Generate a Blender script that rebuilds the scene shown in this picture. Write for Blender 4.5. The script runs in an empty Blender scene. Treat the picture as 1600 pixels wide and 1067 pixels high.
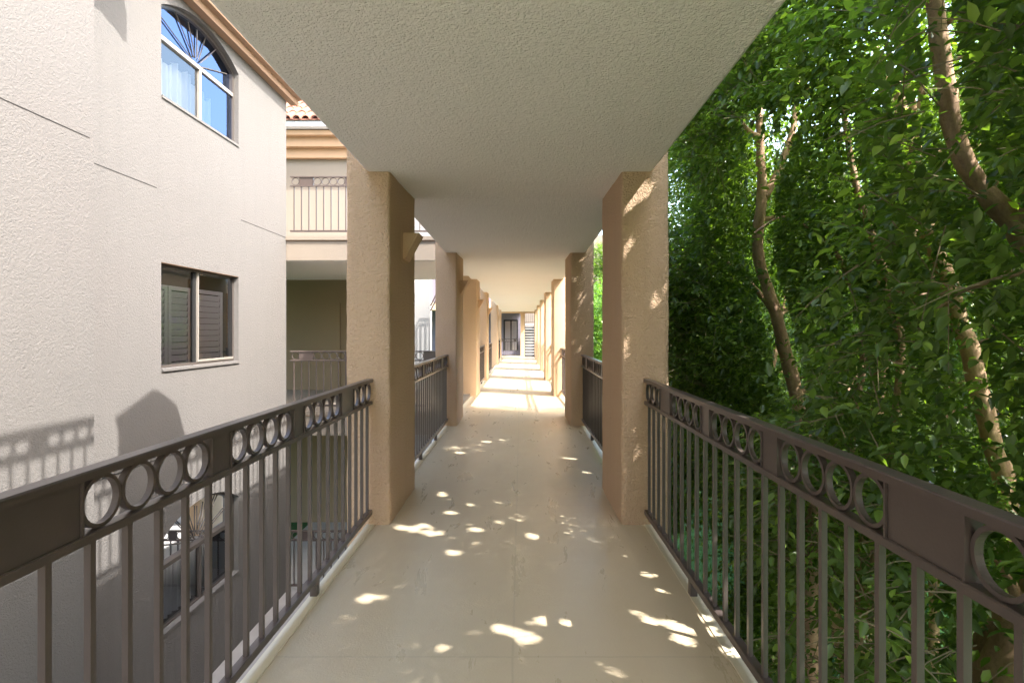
import bpy, math, random
import numpy as np
from mathutils import Vector, noise
R = math.radians
rng = np.random.default_rng(11)
random.seed(5)
scene = bpy.context.scene
COL = scene.collection
ORG = {}

# ------------------------------------------------------------------ materials
def newmat(name):
    m = bpy.data.materials.new(name); m.use_nodes = True
    nt = m.node_tree
    return m, nt, nt.nodes['Principled BSDF']

def node(nt, typ, **kw):
    n = nt.nodes.new(typ)
    for k, v in kw.items():
        if k in n.inputs: n.inputs[k].default_value = v
        else: setattr(n, k, v)
    return n

def ramp(nt, fac, c0, c1, p0=0.0, p1=1.0):
    r = node(nt, 'ShaderNodeValToRGB')
    r.color_ramp.elements[0].position = p0; r.color_ramp.elements[0].color = (*c0, 1)
    r.color_ramp.elements[1].position = p1; r.color_ramp.elements[1].color = (*c1, 1)
    nt.links.new(fac, r.inputs['Fac'])
    return r.outputs['Color']

def pos(nt):
    return node(nt, 'ShaderNodeNewGeometry').outputs['Position']

def mix(nt, a, b, f, blend='MIX'):
    m = node(nt, 'ShaderNodeMix', data_type='RGBA', blend_type=blend)
    for s, v in ((m.inputs[0], f), (m.inputs[6], a), (m.inputs[7], b)):
        if hasattr(v, 'is_output'): nt.links.new(v, s)
        elif isinstance(v, (tuple, list)): s.default_value = (*v, 1) if len(v) == 3 else v
        else: s.default_value = v
    return m.outputs[2]

def math_(nt, op, a, b=None, c=None, clamp=False):
    m = node(nt, 'ShaderNodeMath', operation=op); m.use_clamp = clamp
    for i, v in enumerate((a, b, c)):
        if v is None: continue
        if hasattr(v, 'is_output'): nt.links.new(v, m.inputs[i])
        else: m.inputs[i].default_value = v
    return m.outputs[0]

def noise_(nt, vec, scale, detail=3, rough=.55, dist=0.):
    n = node(nt, 'ShaderNodeTexNoise', Scale=scale, Detail=detail, Roughness=rough, Distortion=dist)
    nt.links.new(vec, n.inputs['Vector'])
    return n.outputs['Fac']

def bump(nt, bsdf, h, strength, dist, prev=None):
    b = node(nt, 'ShaderNodeBump', Strength=strength, Distance=dist)
    nt.links.new(h, b.inputs['Height'])
    if prev is not None: nt.links.new(prev, b.inputs['Normal'])
    if bsdf is not None: nt.links.new(b.outputs['Normal'], bsdf.inputs['Normal'])
    return b.outputs['Normal']

def stucco(name, col, scale, strength, dist, vary=.10, streak=0., blotch=None, pit_shade=.0):
    m, nt, b = newmat(name)
    p = pos(nt)
    big = noise_(nt, p, 1.1, 4, .6)
    mid = noise_(nt, p, 6, 3, .6)
    c = mix(nt, tuple(x * (1 - vary) for x in col), tuple(min(1, x * (1 + vary * .6)) for x in col), big)
    c = mix(nt, c, tuple(x * .93 for x in col), math_(nt, 'MULTIPLY', mid, .5))
    if blotch:
        bl = noise_(nt, p, .8, 2, .5, .4)
        c = mix(nt, c, blotch, math_(nt, 'MULTIPLY', math_(nt, 'SUBTRACT', bl, .52, clamp=True), 2.4, clamp=True))
    if streak:
        mp = node(nt, 'ShaderNodeMapping'); mp.inputs['Scale'].default_value = (5, 5, .35)
        nt.links.new(p, mp.inputs['Vector'])
        st = noise_(nt, mp.outputs[0], 1.6, 4, .6)
        c = mix(nt, c, tuple(x * .80 for x in col), math_(nt, 'MULTIPLY', math_(nt, 'SUBTRACT', st, .5, clamp=True), streak * 4, clamp=True))
    h1 = noise_(nt, p, scale, 2.5, .55, .7)
    h2 = noise_(nt, p, scale * .45, 2, .5, .3)
    h = math_(nt, 'ADD', h1, math_(nt, 'MULTIPLY', h2, .6))
    if pit_shade:
        c = mix(nt, c, tuple(x * .62 for x in col), math_(nt, 'MULTIPLY', math_(nt, 'SUBTRACT', .42, h1, clamp=True), pit_shade * 8, clamp=True))  # crevice shade painted into the colour where the grain is low
    nt.links.new(c, b.inputs['Base Color'])
    b.inputs['Roughness'].default_value = .92
    b.inputs['Specular IOR Level'].default_value = .25
    bump(nt, b, h, strength, dist)
    return m

def plain(name, col, rough=.5, spec=.5, metal=0., vary=.06, nscale=8, bs=0., bd=.002, bscale=120):
    m, nt, b = newmat(name)
    p = pos(nt)
    n = noise_(nt, p, nscale, 4, .6)
    c = mix(nt, tuple(x * (1 - vary) for x in col), tuple(min(1, x * (1 + vary)) for x in col), n)
    nt.links.new(c, b.inputs['Base Color'])
    b.inputs['Roughness'].default_value = rough
    b.inputs['Specular IOR Level'].default_value = spec
    b.inputs['Metallic'].default_value = metal
    if bs: bump(nt, b, noise_(nt, p, bscale, 2), bs, bd)
    return m

TAN = (.60, .42, .275)
M = {}
M['tan'] = stucco('tan_stucco', TAN, 78, 1.0, .019, .10, .30, (.56, .40, .31), pit_shade=.16)
M['tan_far'] = stucco('tan_stucco_smooth', TAN, 70, .5, .008, .07, .1)
M['pale'] = stucco('pale_stucco', (.126, .118, .1115), 84, 1.0, .0075, .08, .22, (.126, .115, .109), pit_shade=.12)
M['ceil'] = stucco('ceiling_stucco', (.87, .825, .785), 70, 1.0, .015, .05, .0, pit_shade=.08)
M['cream'] = stucco('cream_stucco', (.22, .185, .15), 80, .5, .008, .06, .1)
M['olive'] = stucco('brown_stucco', (.27, .20, .125), 80, .4, .006, .08, .1)
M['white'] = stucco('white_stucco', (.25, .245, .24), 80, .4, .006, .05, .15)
M['lilac'] = stucco('grey_blue_stucco', (.15, .14, .175), 80, .4, .006, .05, .1)
M['trim'] = plain('orange_brown_trim_paint', (.235, .145, .088), .65, .3, vary=.07)
M['metal'] = plain('dark_brown_railing_paint', (.076, .058, .052), .28, .5, vary=.16, nscale=14, bs=.25, bd=.0015, bscale=110)
M['alu'] = plain('bronze_window_frame', (.085, .072, .064), .4, .5, metal=.3)
M['alu_light'] = plain('pale_aluminium_frame', (.22, .20, .175), .4, .5, metal=.1)
M['trim_light'] = plain('peach_cornice_paint', (.40, .255, .155), .7, .3, vary=.06)
M['gutter'] = plain('pale_gutter_paint', (.6, .62, .68), .4, .4)
M['tile'] = plain('clay_roof_tile', (.25, .115, .08), .8, .2, vary=.25, nscale=5)
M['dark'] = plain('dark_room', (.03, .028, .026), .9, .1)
M['shutter'] = plain('grey_shutter_paint', (.60, .55, .57), .5, .4)
M['curtain'] = plain('white_sheer_curtain', (.46, .46, .46), .9, .1, vary=.03)
M['black'] = plain('black_rubber', (.015, .015, .015), .7, .2)
M['concrete'] = plain('grey_concrete', (.34, .32, .30), .85, .2, vary=.15, nscale=3, bs=.3, bd=.004, bscale=60)
M['asphalt'] = plain('grey_asphalt', (.12, .12, .125), .9, .2, vary=.15, nscale=6, bs=.3, bd=.004, bscale=90)

def glass_mat(name, tint, refl, gl=(.9, .94, 1)):
    m, nt, b = newmat(name)
    nt.nodes.remove(b)
    out = nt.nodes['Material Output']
    g = node(nt, 'ShaderNodeBsdfGlossy', Roughness=.02); g.inputs['Color'].default_value = (*gl, 1)
    t = node(nt, 'ShaderNodeBsdfTransparent'); t.inputs['Color'].default_value = (*tint, 1)
    lw = node(nt, 'ShaderNodeFresnel', IOR=1.5)
    f = math_(nt, 'ADD', math_(nt, 'MULTIPLY', lw.outputs[0], 1.2), refl, clamp=True)
    mx = node(nt, 'ShaderNodeMixShader')
    nt.links.new(f, mx.inputs[0]); nt.links.new(t.outputs[0], mx.inputs[1]); nt.links.new(g.outputs[0], mx.inputs[2])
    nt.links.new(mx.outputs[0], out.inputs['Surface'])
    return m
M['glass'] = glass_mat('window_glass', (.85, .86, .87), .06)
M['glass_blue'] = glass_mat('reflective_window_glass', (.60, .64, .72), .26, (.38, .48, .74))

def floor_mat():
    m, nt, b = newmat('beige_deck_coating')
    p = pos(nt)
    sx = node(nt, 'ShaderNodeSeparateXYZ'); nt.links.new(p, sx.inputs[0])
    X, Y = sx.outputs[0], sx.outputs[1]
    n1 = noise_(nt, p, .9, 5, .6); n2 = noise_(nt, p, 9, 4, .65)
    c = mix(nt, (.50, .412, .285), (.56, .470, .335), n1)
    c = mix(nt, c, (.45, .37, .25), math_(nt, 'MULTIPLY', n2, .35))
    # worn darker traffic marks
    mp = node(nt, 'ShaderNodeMapping'); mp.inputs['Scale'].default_value = (3, .8, 1); nt.links.new(p, mp.inputs['Vector'])
    sc = noise_(nt, mp.outputs[0], 2.2, 6, .7, .5)
    c = mix(nt, c, (.45, .37, .25), math_(nt, 'MULTIPLY', math_(nt, 'SUBTRACT', sc, .54, clamp=True), 1.0, clamp=True))
    wob = math_(nt, 'MULTIPLY', math_(nt, 'SUBTRACT', n2, .5), .012)
    def line(coord, at, w):
        d = math_(nt, 'ABSOLUTE', math_(nt, 'SUBTRACT', math_(nt, 'ADD', coord, wob), at))
        return math_(nt, 'SUBTRACT', 1, math_(nt, 'DIVIDE', d, w), clamp=True)
    ln = line(X, -.035, .008)
    for y in (2.34, 4.38, 6.42, 8.46, 10.5):
        ln = math_(nt, 'MAXIMUM', ln, line(Y, y, .008))
    c = mix(nt, c, (.33, .28, .20), math_(nt, 'MULTIPLY', ln, .4))
    nt.links.new(c, b.inputs['Base Color'])
    r = math_(nt, 'ADD', .15, math_(nt, 'MULTIPLY', sc, .32))
    nt.links.new(r, b.inputs['Roughness'])
    b.inputs['Specular IOR Level'].default_value = .5
    h = noise_(nt, p, 95, 3, .6)
    n = bump(nt, None, h, .35, .004)
    n = bump(nt, None, ln, -.6, .004, n)
    bump(nt, b, noise_(nt, p, 7, 2), .18, .01, n)
    return m
M['floor'] = floor_mat()
M['edge'] = plain('cream_edge_coating', (.62, .56, .43), .5, .4, vary=.1, nscale=5, bs=.3, bd=.003, bscale=90)

def bark_mat():
    m, nt, b = newmat('fig_bark')
    p = pos(nt)
    mp = node(nt, 'ShaderNodeMapping'); mp.inputs['Scale'].default_value = (1, 1, .45); nt.links.new(p, mp.inputs['Vector'])
    n1 = noise_(nt, mp.outputs[0], 9, 5, .65); n2 = noise_(nt, p, 60, 3, .6)
    c = ramp(nt, n1, (.25, .14, .085), (.56, .375, .245), .3, .72)
    c = mix(nt, c, (.14, .09, .06), math_(nt, 'MULTIPLY', math_(nt, 'SUBTRACT', n2, .5, clamp=True), 2.0, clamp=True))
    nt.links.new(c, b.inputs['Base Color'])
    b.inputs['Roughness'].default_value = .85
    n = bump(nt, None, n1, .6, .02)
    bump(nt, b, n2, .5, .006, n)
    return m
M['bark'] = bark_mat()

def leaf_mat(name, dark, midc, light, trans=.38):
    m, nt, b = newmat(name)
    out = nt.nodes['Material Output']
    a = node(nt, 'ShaderNodeAttribute', attribute_name='leaf_age')
    r = node(nt, 'ShaderNodeValToRGB')
    e = r.color_ramp.elements
    e[0].position = 0; e[0].color = (*dark, 1)
    e[1].position = 1; e[1].color = (*light, 1)
    k = r.color_ramp.elements.new(.55); k.color = (*midc, 1)
    nt.links.new(a.outputs['Fac'], r.inputs['Fac'])
    nt.links.new(r.outputs['Color'], b.inputs['Base Color'])
    b.inputs['Roughness'].default_value = .34
    b.inputs['Specular IOR Level'].default_value = .5
    t = node(nt, 'ShaderNodeBsdfTranslucent')
    tc = mix(nt, r.outputs['Color'], (1.5, 1.7, .45), 1.0, 'MULTIPLY')
    nt.links.new(tc, t.inputs['Color'])
    mx = node(nt, 'ShaderNodeMixShader'); mx.inputs[0].default_value = trans
    nt.links.new(b.outputs[0], mx.inputs[1]); nt.links.new(t.outputs[0], mx.inputs[2])
    nt.links.new(mx.outputs[0], out.inputs['Surface'])
    return m
M['leaf'] = leaf_mat('fig_leaves', (.074, .124, .034), (.132, .205, .048), (.30, .42, .085), .47)
M['twig'] = plain('green_brown_twig', (.17, .14, .08), .8, .2)
M['leaf_sun'] = leaf_mat('bright_hedge_leaves', (.07, .15, .03), (.13, .26, .045), (.27, .40, .07))
M['grass'] = leaf_mat('lawn_grass', (.025, .085, .02), (.04, .12, .03), (.07, .17, .04), .25)
M['soil'] = plain('lawn_ground', (.030, .085, .026), .9, .2, vary=.4, nscale=9, bs=.8, bd=.02, bscale=70)

# ------------------------------------------------------------------ object helpers
def link(o, parent=None):
    COL.objects.link(o)
    if parent is not None: o.parent = parent
    return o

def tag(o, label=None, cat=None, group=None, kind=None):
    if label: o['label'] = label
    if cat: o['category'] = cat
    if group: o['group'] = group
    if kind: o['kind'] = kind
    return o

def thing(name, loc, label, cat, group=None, rz=0):
    o = bpy.data.objects.new(name, None); COL.objects.link(o)
    o.empty_display_size = .2
    o.location = loc; o.rotation_euler = (0, 0, rz)
    ORG[o.name] = Vector(loc)
    return tag(o, label, cat, group)

class MB:
    def __init__(s): s.v = []; s.f = []
    def box(s, x0, x1, y0, y1, z0, z1):
        n = len(s.v)
        s.v += [(x0, y0, z0), (x1, y0, z0), (x1, y1, z0), (x0, y1, z0), (x0, y0, z1), (x1, y0, z1), (x1, y1, z1), (x0, y1, z1)]
        s.f += [tuple(n + i for i in q) for q in ((3, 2, 1, 0), (4, 5, 6, 7), (0, 1, 5, 4), (1, 2, 6, 5), (2, 3, 7, 6), (3, 0, 4, 7))]
        return s
    def quad(s, *pts):
        n = len(s.v); s.v += [tuple(p) for p in pts]; s.f.append(tuple(range(n, n + len(pts)))); return s
    def prism(s, pts, axis, a, b):
        """extrude a 2-D polygon along axis ('x','y','z') from a to b"""
        n = len(s.v); k = len(pts)
        def P(p, t):
            return {'x': (t, p[0], p[1]), 'y': (p[0], t, p[1]), 'z': (p[0], p[1], t)}[axis]
        s.v += [P(p, a) for p in pts] + [P(p, b) for p in pts]
        s.f += [tuple(range(n, n + k)), tuple(range(n + 2 * k - 1, n + k - 1, -1))]
        s.f += [(n + i, n + (i + 1) % k, n + k + (i + 1) % k, n + k + i) for i in range(k)]
        return s
    def tube(s, pts, rad, seg=8, cap=True):
        pts = [Vector(p) for p in pts]
        n0 = len(s.v)
        up = Vector((.31, .17, 1)).normalized()
        prev = None
        for i, p in enumerate(pts):
            d = (pts[min(i + 1, len(pts) - 1)] - pts[max(i - 1, 0)]).normalized()
            if prev is None:
                a = d.cross(up)
                if a.length < .05: a = d.cross(Vector((1, 0, 0)))
            else: a = prev - d * prev.dot(d)
            a.normalize(); prev = a
            c = d.cross(a)
            r = rad[i] if hasattr(rad, '__len__') else rad
            for k in range(seg):
                t = 2 * math.pi * k / seg
                s.v.append(tuple(p + (a * math.cos(t) + c * math.sin(t)) * r))
        for i in range(len(pts) - 1):
            for k in range(seg):
                q = n0 + i * seg
                s.f.append((q + k, q + (k + 1) % seg, q + seg + (k + 1) % seg, q + seg + k))
        if cap:
            s.f.append(tuple(n0 + k for k in range(seg - 1, -1, -1)))
            e = n0 + (len(pts) - 1) * seg
            s.f.append(tuple(e + k for k in range(seg)))
        return s
    def mesh(s, name, org=(0, 0, 0), smooth=False):
        me = bpy.data.meshes.new(name)
        o = Vector(org)
        me.from_pydata([tuple(Vector(v) - o) for v in s.v], [], s.f)
        import bmesh
        bm = bmesh.new(); bm.from_mesh(me); bmesh.ops.recalc_face_normals(bm, faces=bm.faces); bm.to_mesh(me); bm.free()
        if smooth: me.polygons.foreach_set('use_smooth', [True] * len(me.polygons))
        me.update()
        return me
    def build(s, name, mat, parent=None, smooth=False, bevel=0.):
        """world-coordinate mesh; the object sits at its parent's origin"""
        org = (0, 0, 0)
        if parent is not None: org = ORG[parent.name]
        me = s.mesh(name, org, smooth)
        me.materials.append(M[mat] if isinstance(mat, str) else mat)
        o = bpy.data.objects.new(name, me); link(o, parent)
        ORG[o.name] = Vector(org)
        if bevel:
            b = o.modifiers.new('bevel', 'BEVEL'); b.width = bevel; b.segments = 2; b.limit_method = 'ANGLE'
        return o

def child(name, me, parent, loc=(0, 0, 0), rot=(0, 0, 0)):
    o = bpy.data.objects.new(name, me); link(o, parent); o.location = loc; o.rotation_euler = rot
    return o

# ------------------------------------------------------------------ layout numbers (metres; camera at x=0, y=0)
P0, STEP, PD = 3.93, 4.08, .94            # first pillar front, spacing, pillar depth
BAY = STEP - PD
DECK2 = 3.05                              # upper deck level
GZ = -3.15                                # ground
SX, SY = .727, .41                        # to-sun offsets per metre of height
def fz(y):                                # walkway floor falls slightly away from the camera
    return float(np.interp(y, [-9, 9.3, 12.2, 16.2, 20, 31], [0, 0, -.06, -.08, -.09, -.10]))
def front(k): return P0 + STEP * k

# ------------------------------------------------------------------ setting: ground, paths, walkway, ceiling
g = MB().quad((-120, -60, GZ), (140, -60, GZ), (140, 220, GZ), (-120, 220, GZ)).build('ground', 'soil'); tag(g, kind='structure')
g = MB().quad((-5, -8, GZ + .004), (1.25, -8, GZ + .004), (1.25, 34, GZ + .004), (-5, 34, GZ + .004)).build('path', 'concrete'); tag(g, kind='structure')
g = MB().quad((9.6, -20, GZ + .006), (15, -20, GZ + .006), (15, 60, GZ + .006), (9.6, 60, GZ + .006)).build('driveway', 'asphalt'); tag(g, kind='structure')

ys = [-5] + list(np.arange(0, 31.01, .5))
w = MB()
n = 0
for i, y in enumerate(ys):
    z = fz(y)
    w.v += [(-1.12, y, z), (.953, y, z), (.953, y, -.5), (-1.12, y, -.5)]
for i in range(len(ys) - 1):
    a, b_ = 4 * i, 4 * i + 4
    for k in range(4):
        w.f.append((a + k, a + (k + 1) % 4, b_ + (k + 1) % 4, b_ + k))
w.f += [(0, 1, 2, 3), tuple(4 * (len(ys) - 1) + k for k in range(4))]
tag(w.build('walkway', 'floor'), kind='structure')
# edge flashing strips, a thin raised step along both long edges
for x0, x1 in ((-1.117, -1.055), (.888, .950)):
    e = MB()
    st = [-1] + list(np.arange(0, 31.01, 1.0))
    for a, b_ in zip(st[:-1], st[1:]):
        e.box(x0, x1, a, b_, -.02, 0)
        for q in range(8): 
            v = e.v[-8 + q]; e.v[-8 + q] = (v[0], v[1], fz(v[1]) + (.005 if v[2] == 0 else -.02))
    tag(e.build('walkway_edge', 'edge'), kind='structure')

# upper deck slab = ceiling over the walkway; sags a little between pillars
cy = [-4.6]
for k in range(-1, 7):
    cy += [front(k) - .02, front(k) + .25, front(k) + PD - .05, front(k) + PD + .01]
cy.append(31.2)
c = MB()
def cz(y):
    for k in range(-1, 7):
        a = front(k)
        if a - .03 <= y <= a + .3: return 2.55
        if a + .3 < y <= a + PD: return 2.572
        if a + PD < y < a + PD + .1: return 2.588
    return 2.55
for y in cy:
    zb = cz(y) - (.05 if y > 25 else 0)
    c.v += [(-1.12, y, zb + .015), (-1.10, y, zb), (.933, y, zb), (.953, y, zb + .015), (.953, y, DECK2), (-1.12, y, DECK2)]
for i in range(len(cy) - 1):
    a, b_ = 6 * i, 6 * i + 6
    for k in range(6): c.f.append((a + k, a + (k + 1) % 6, b_ + (k + 1) % 6, b_ + k))
c.f += [tuple(range(6)), tuple(6 * (len(cy) - 1) + k for k in range(6))]
tag(c.build('ceiling', 'ceil'), kind='structure')

# ------------------------------------------------------------------ pillars
def pillar_mesh(w_, d_, fine=True):
    r = .022
    seg = .05 if fine else .16
    loop = []
    cs = [(w_ / 2 - r, d_ / 2 - r, 0), (-w_ / 2 + r, d_ / 2 - r, 90), (-w_ / 2 + r, -d_ / 2 + r, 180), (w_ / 2 - r, -d_ / 2 + r, 270)]
    for i, (cx, cyy, a0) in enumerate(cs):
        for a in range(0, 91, 30):
            loop.append((cx + r * math.cos(R(a0 + a)), cyy + r * math.sin(R(a0 + a))))
        nx, ny, na = cs[(i + 1) % 4]
        p = loop[-1]; q = (nx + r * math.cos(R(na)), ny + r * math.sin(R(na)))
        k = max(1, int(math.hypot(q[0] - p[0], q[1] - p[1]) / seg))
        for t in range(1, k): loop.append((p[0] + (q[0] - p[0]) * t / k, p[1] + (q[1] - p[1]) * t / k))
    zs = [GZ] + list(np.arange(-.3, 4.36, seg)) + [4.36]
    mb = MB(); L = len(loop); off = random.random() * 50
    for z in zs:
        for (x, y) in loop:
            j = noise.noise(Vector((x * 5 + off, y * 5, z * 4))) * .0055 + noise.noise(Vector((x * 18 + off, y * 18, z * 18))) * .0025
            l = math.hypot(x, y) or 1
            mb.v.append((x + j * (1 if x > 0 else -1) * (abs(x) > w_ / 2 - r), y + j * (1 if y > 0 else -1) * (abs(y) > d_ / 2 - r), z))
    for i in range(len(zs) - 1):
        for k in range(L):
            mb.f.append((i * L + k, i * L + (k + 1) % L, (i + 1) * L + (k + 1) % L, (i + 1) * L + k))
    mb.f.append(tuple((len(zs) - 1) * L + k for k in range(L)))
    return mb

def wedge_sconce(x, y, z, label):
    """a stucco wall light: wedge hanging on the pillar's inner face"""
    o = thing('wall_sconce', (x, y, z), label, 'wall light', 'wedge shaped wall sconces on the left pillars')
    s = MB()
    s.prism([(x + .002, z - .105), (x + .022, z - .108), (x + .135, z + .10), (x + .115, z + .10), (x + .012, z - .085), (x + .002, z - .085)], 'y', y - .1, y + .1)
    s.build('front_plate', 'tan_far', o, bevel=.004)
    for sy in (-.1, .086):
        MB().prism([(x + .004, z - .083), (x + .013, z - .083), (x + .114, z + .10), (x + .004, z + .10)], 'y', y + sy + .002, y + sy + .014).build('side_plate', 'tan_far', o)
    MB().box(x + .002, x + .006, y - .13, y + .13, z - .13, z + .105).build('back_plate', 'tan_far', o, bevel=.003)
    MB().tube([(x + .03, y, z - .03), (x + .035, y, z + .01), (x + .04, y, z + .06)], [.012, .025, .02], 10).build('bulb', 'curtain', o, smooth=True)

ordw = ['nearest', 'second', 'third', 'fourth', 'fifth', 'sixth', 'seventh']
LX = {0: 0, 1: 0, 2: -.035, 3: -.06, 5: -.09, 6: -.11}
llab = {0: 'nearest tall tan stucco pillar on the left, wedge sconce on its inner face',
        1: 'second tan stucco pillar from the camera on the left, where the first left railing gap ends',
        2: 'third left tan stucco pillar, standing just past the cross walkway',
        3: 'fourth tan pillar along the left side, sunlit floor in front of it',
        5: 'fifth visible tan pillar on the left side, past the open gap in the row',
        6: 'farthest tan stucco pillar on the left, beside the far end railing'}
rlab = ['nearest tall tan stucco pillar on the right, flecked with small sun spots',
        'second tan stucco pillar from the camera on the right side of the walkway',
        'third tan pillar on the right, its front face lit white by the sun',
        'fourth tan pillar along the right side of the walkway',
        'fifth tan pillar along the right side of the walkway',
        'sixth tan pillar along the right side of the walkway',
        'farthest tan pillar on the right, next to the open staircase']
capm = None
def make_pillar(cx, k, wd, label, group):
    y = front(k) + PD / 2
    o = thing('pillar', (cx, y, GZ), label, 'pillar', group)
    me = pillar_mesh(wd, PD, k < 2).mesh('shaft', (0, 0, GZ), True)
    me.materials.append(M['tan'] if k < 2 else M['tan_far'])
    child('shaft', me, o)
    mb = MB(); a, b_ = wd / 2 + .02, PD / 2 + .02
    mb.box(-a, a, -b_, b_, 4.362 - GZ, 4.40 - GZ)
    mb.v += [(-a, -b_, 4.402 - GZ), (a, -b_, 4.402 - GZ), (a, b_, 4.402 - GZ), (-a, b_, 4.402 - GZ), (0, -.04, 4.86 - GZ), (0, .04, 4.86 - GZ)]
    mb.f += [(8, 9, 12), (9, 10, 13, 12), (10, 11, 13), (11, 8, 12, 13), (11, 10, 9, 8)]
    me = mb.mesh('cap'); me.materials.append(M['tan_far']); child('cap', me, o)
    return o
for k in LX:
    wd = .315
    cx = -.948 + LX[k] - wd / 2
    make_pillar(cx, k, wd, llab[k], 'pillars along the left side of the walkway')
    if k < 6:
        wedge_sconce(-.948 + LX[k] + .002, front(k) + PD / 2 + .03, 2.08 + fz(front(k)), {
            0: 'large wedge shaped stucco sconce on the nearest left pillar', 1: 'wedge shaped sconce on the second left pillar',
            2: 'wedge shaped sconce on the third left pillar', 3: 'small wedge sconce on the fourth left pillar',
            5: 'tiny wedge sconce on the fifth visible left pillar'}[k])
for k in range(7):
    wd = .347
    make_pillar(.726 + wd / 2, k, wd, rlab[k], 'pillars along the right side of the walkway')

# ------------------------------------------------------------------ railings
PITCH = .139
def ring_mesh():
    mb = MB(); ro, ri, t = .0685, .0685 - .0105, .009
    N = 40
    for k in range(N):
        a = 2 * math.pi * k / N
        for r, x in ((ro, -t), (ro, t), (ri, t), (ri, -t)):
            mb.v.append((x, r * math.cos(a), r * math.sin(a)))
    for k in range(N):
        q, p = 4 * k, 4 * ((k + 1) % N)
        for j in range(4): mb.f.append((q + j, q + (j + 1) % 4, p + (j + 1) % 4, p + j))
    me = mb.mesh('ring'); me.materials.append(M['metal']); return me
def shared(name, mb, bevel=False):
    me = mb.mesh(name); me.materials.append(M['metal']); return me
RING = ring_mesh()
BAL = shared('baluster', MB().box(-.0088, .0088, -.0088, .0088, .112, .872))
Z0, Z1 = .8945, 1.0315                     # ring band
PANEL = {}
def panel_mesh(w_):
    if w_ not in PANEL:
        PANEL[w_] = shared('panel', MB().box(-.013, .013, -w_ / 2 + .008, w_ / 2 - .008, Z0, Z1))
    return PANEL[w_]
EDGE = shared('edge_bar', MB().box(-.019, .019, -.003, .003, Z0, Z1))
FOOT = shared('foot', MB().box(-.0185, .0185, -.02, .02, 0, .079))
RAILS = {}
def rails_for(L):
    key = round(L, 3)
    if key not in RAILS:
        t = MB()
        t.prism([(-.025, 1.0315), (.025, 1.0315), (.025, 1.050), (.022, 1.0545), (-.022, 1.0545), (-.025, 1.050)], 'y', 0, L)
        mid = MB().prism([(-.021, .872), (.021, .872), (.021, .8915), (.018, .8945), (-.018, .8945), (-.021, .8915)], 'y', 0, L)
        low = MB().prism([(-.019, .079), (.019, .079), (.019, .110), (.017, .112), (-.017, .112), (-.019, .110)], 'y', 0, L)
        RAILS[key] = [shared(n, m_) for n, m_ in (('top_rail', t), ('mid_rail', mid), ('bottom_rail', low))]
    return RAILS[key]

def railing(loc, label, group, L=BAY, rz=0., feet=True):
    o = thing('railing', loc, label, 'railing', group, rz)
    for me in rails_for(L): child(me.name.split('.')[0], me, o)
    # ring band: three rings, wide panel, four, narrow, four, narrow, four, wide panel, three rings
    y = (L - BAY) / 2
    zc = (Z0 + Z1) / 2
    seq = ['3', .245, '4', .13, '4', .13, '4', .245, '3']
    tot = 18 * PITCH + .245 * 2 + .13 * 2
    y += BAY - tot
    for s in seq:
        if isinstance(s, str):
            for _ in range(int(s)):
                if .05 < y + PITCH / 2 < L - .05: child('ring', RING, o, (0, y + PITCH / 2, zc))
                y += PITCH
        else:
            if .1 < y + s / 2 < L - .1:
                child('panel', panel_mesh(s), o, (0, y + s / 2, 0))
                for e in (y + .003, y + s - .003): child('edge_bar', EDGE, o, (0, e, 0))
            y += s
    nb = int(round(L / .1308))
    for i in range(nb):
        child('baluster', BAL, o, (0, (i + .5) * L / nb, 0))
    if feet:
        for t in (1 / 3, 2 / 3): child('foot', FOOT, o, (0, L * t, 0))
    return o

RXC, LXC = .910, -1.092
rl = ['near right brown metal railing with ring band, running out of frame beside fig trees',
      'second right brown railing, in the gap between the first two right pillars',
      'third right brown railing, behind the second right pillar',
      'fourth right brown railing, mostly hidden behind sunlit pillars',
      'fifth right brown railing, far down the walkway', 'sixth right brown railing, far down the walkway',
      'last right brown railing, by the far staircase']
for k in range(-1, 6):
    y = front(k) + PD
    railing((RXC, y, fz(y + 1.5)), rl[k + 1], 'ringed railings along the right side of the walkway', BAY - .004)
ll = {-1: 'near left brown metal railing with ring band, in front of the pale building wall',
      0: 'second left brown railing, in the gap between the first two left pillars',
      2: 'third left brown railing, past the cross walkway', 3: 'fourth left brown railing, seen edge on far down the left side',
      5: 'last left brown railing, before the far end of the walkway'}
for k in ll:
    y = front(k) + PD
    railing((LXC, y, fz(y + 1.5)), ll[k], 'ringed railings along the left side of the walkway', BAY - .004)
# upper deck railings along the left edge: their shadow falls on the pale wall
for k, t in ((-1, 'upper deck railing above the near left railing, casting ring shadows on the pale wall'),
             (0, 'upper deck ringed railing above the second left railing'), ):
    railing((LXC, front(k) + PD, DECK2), t, 'ringed railings along the upper deck', BAY - .004)

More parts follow.
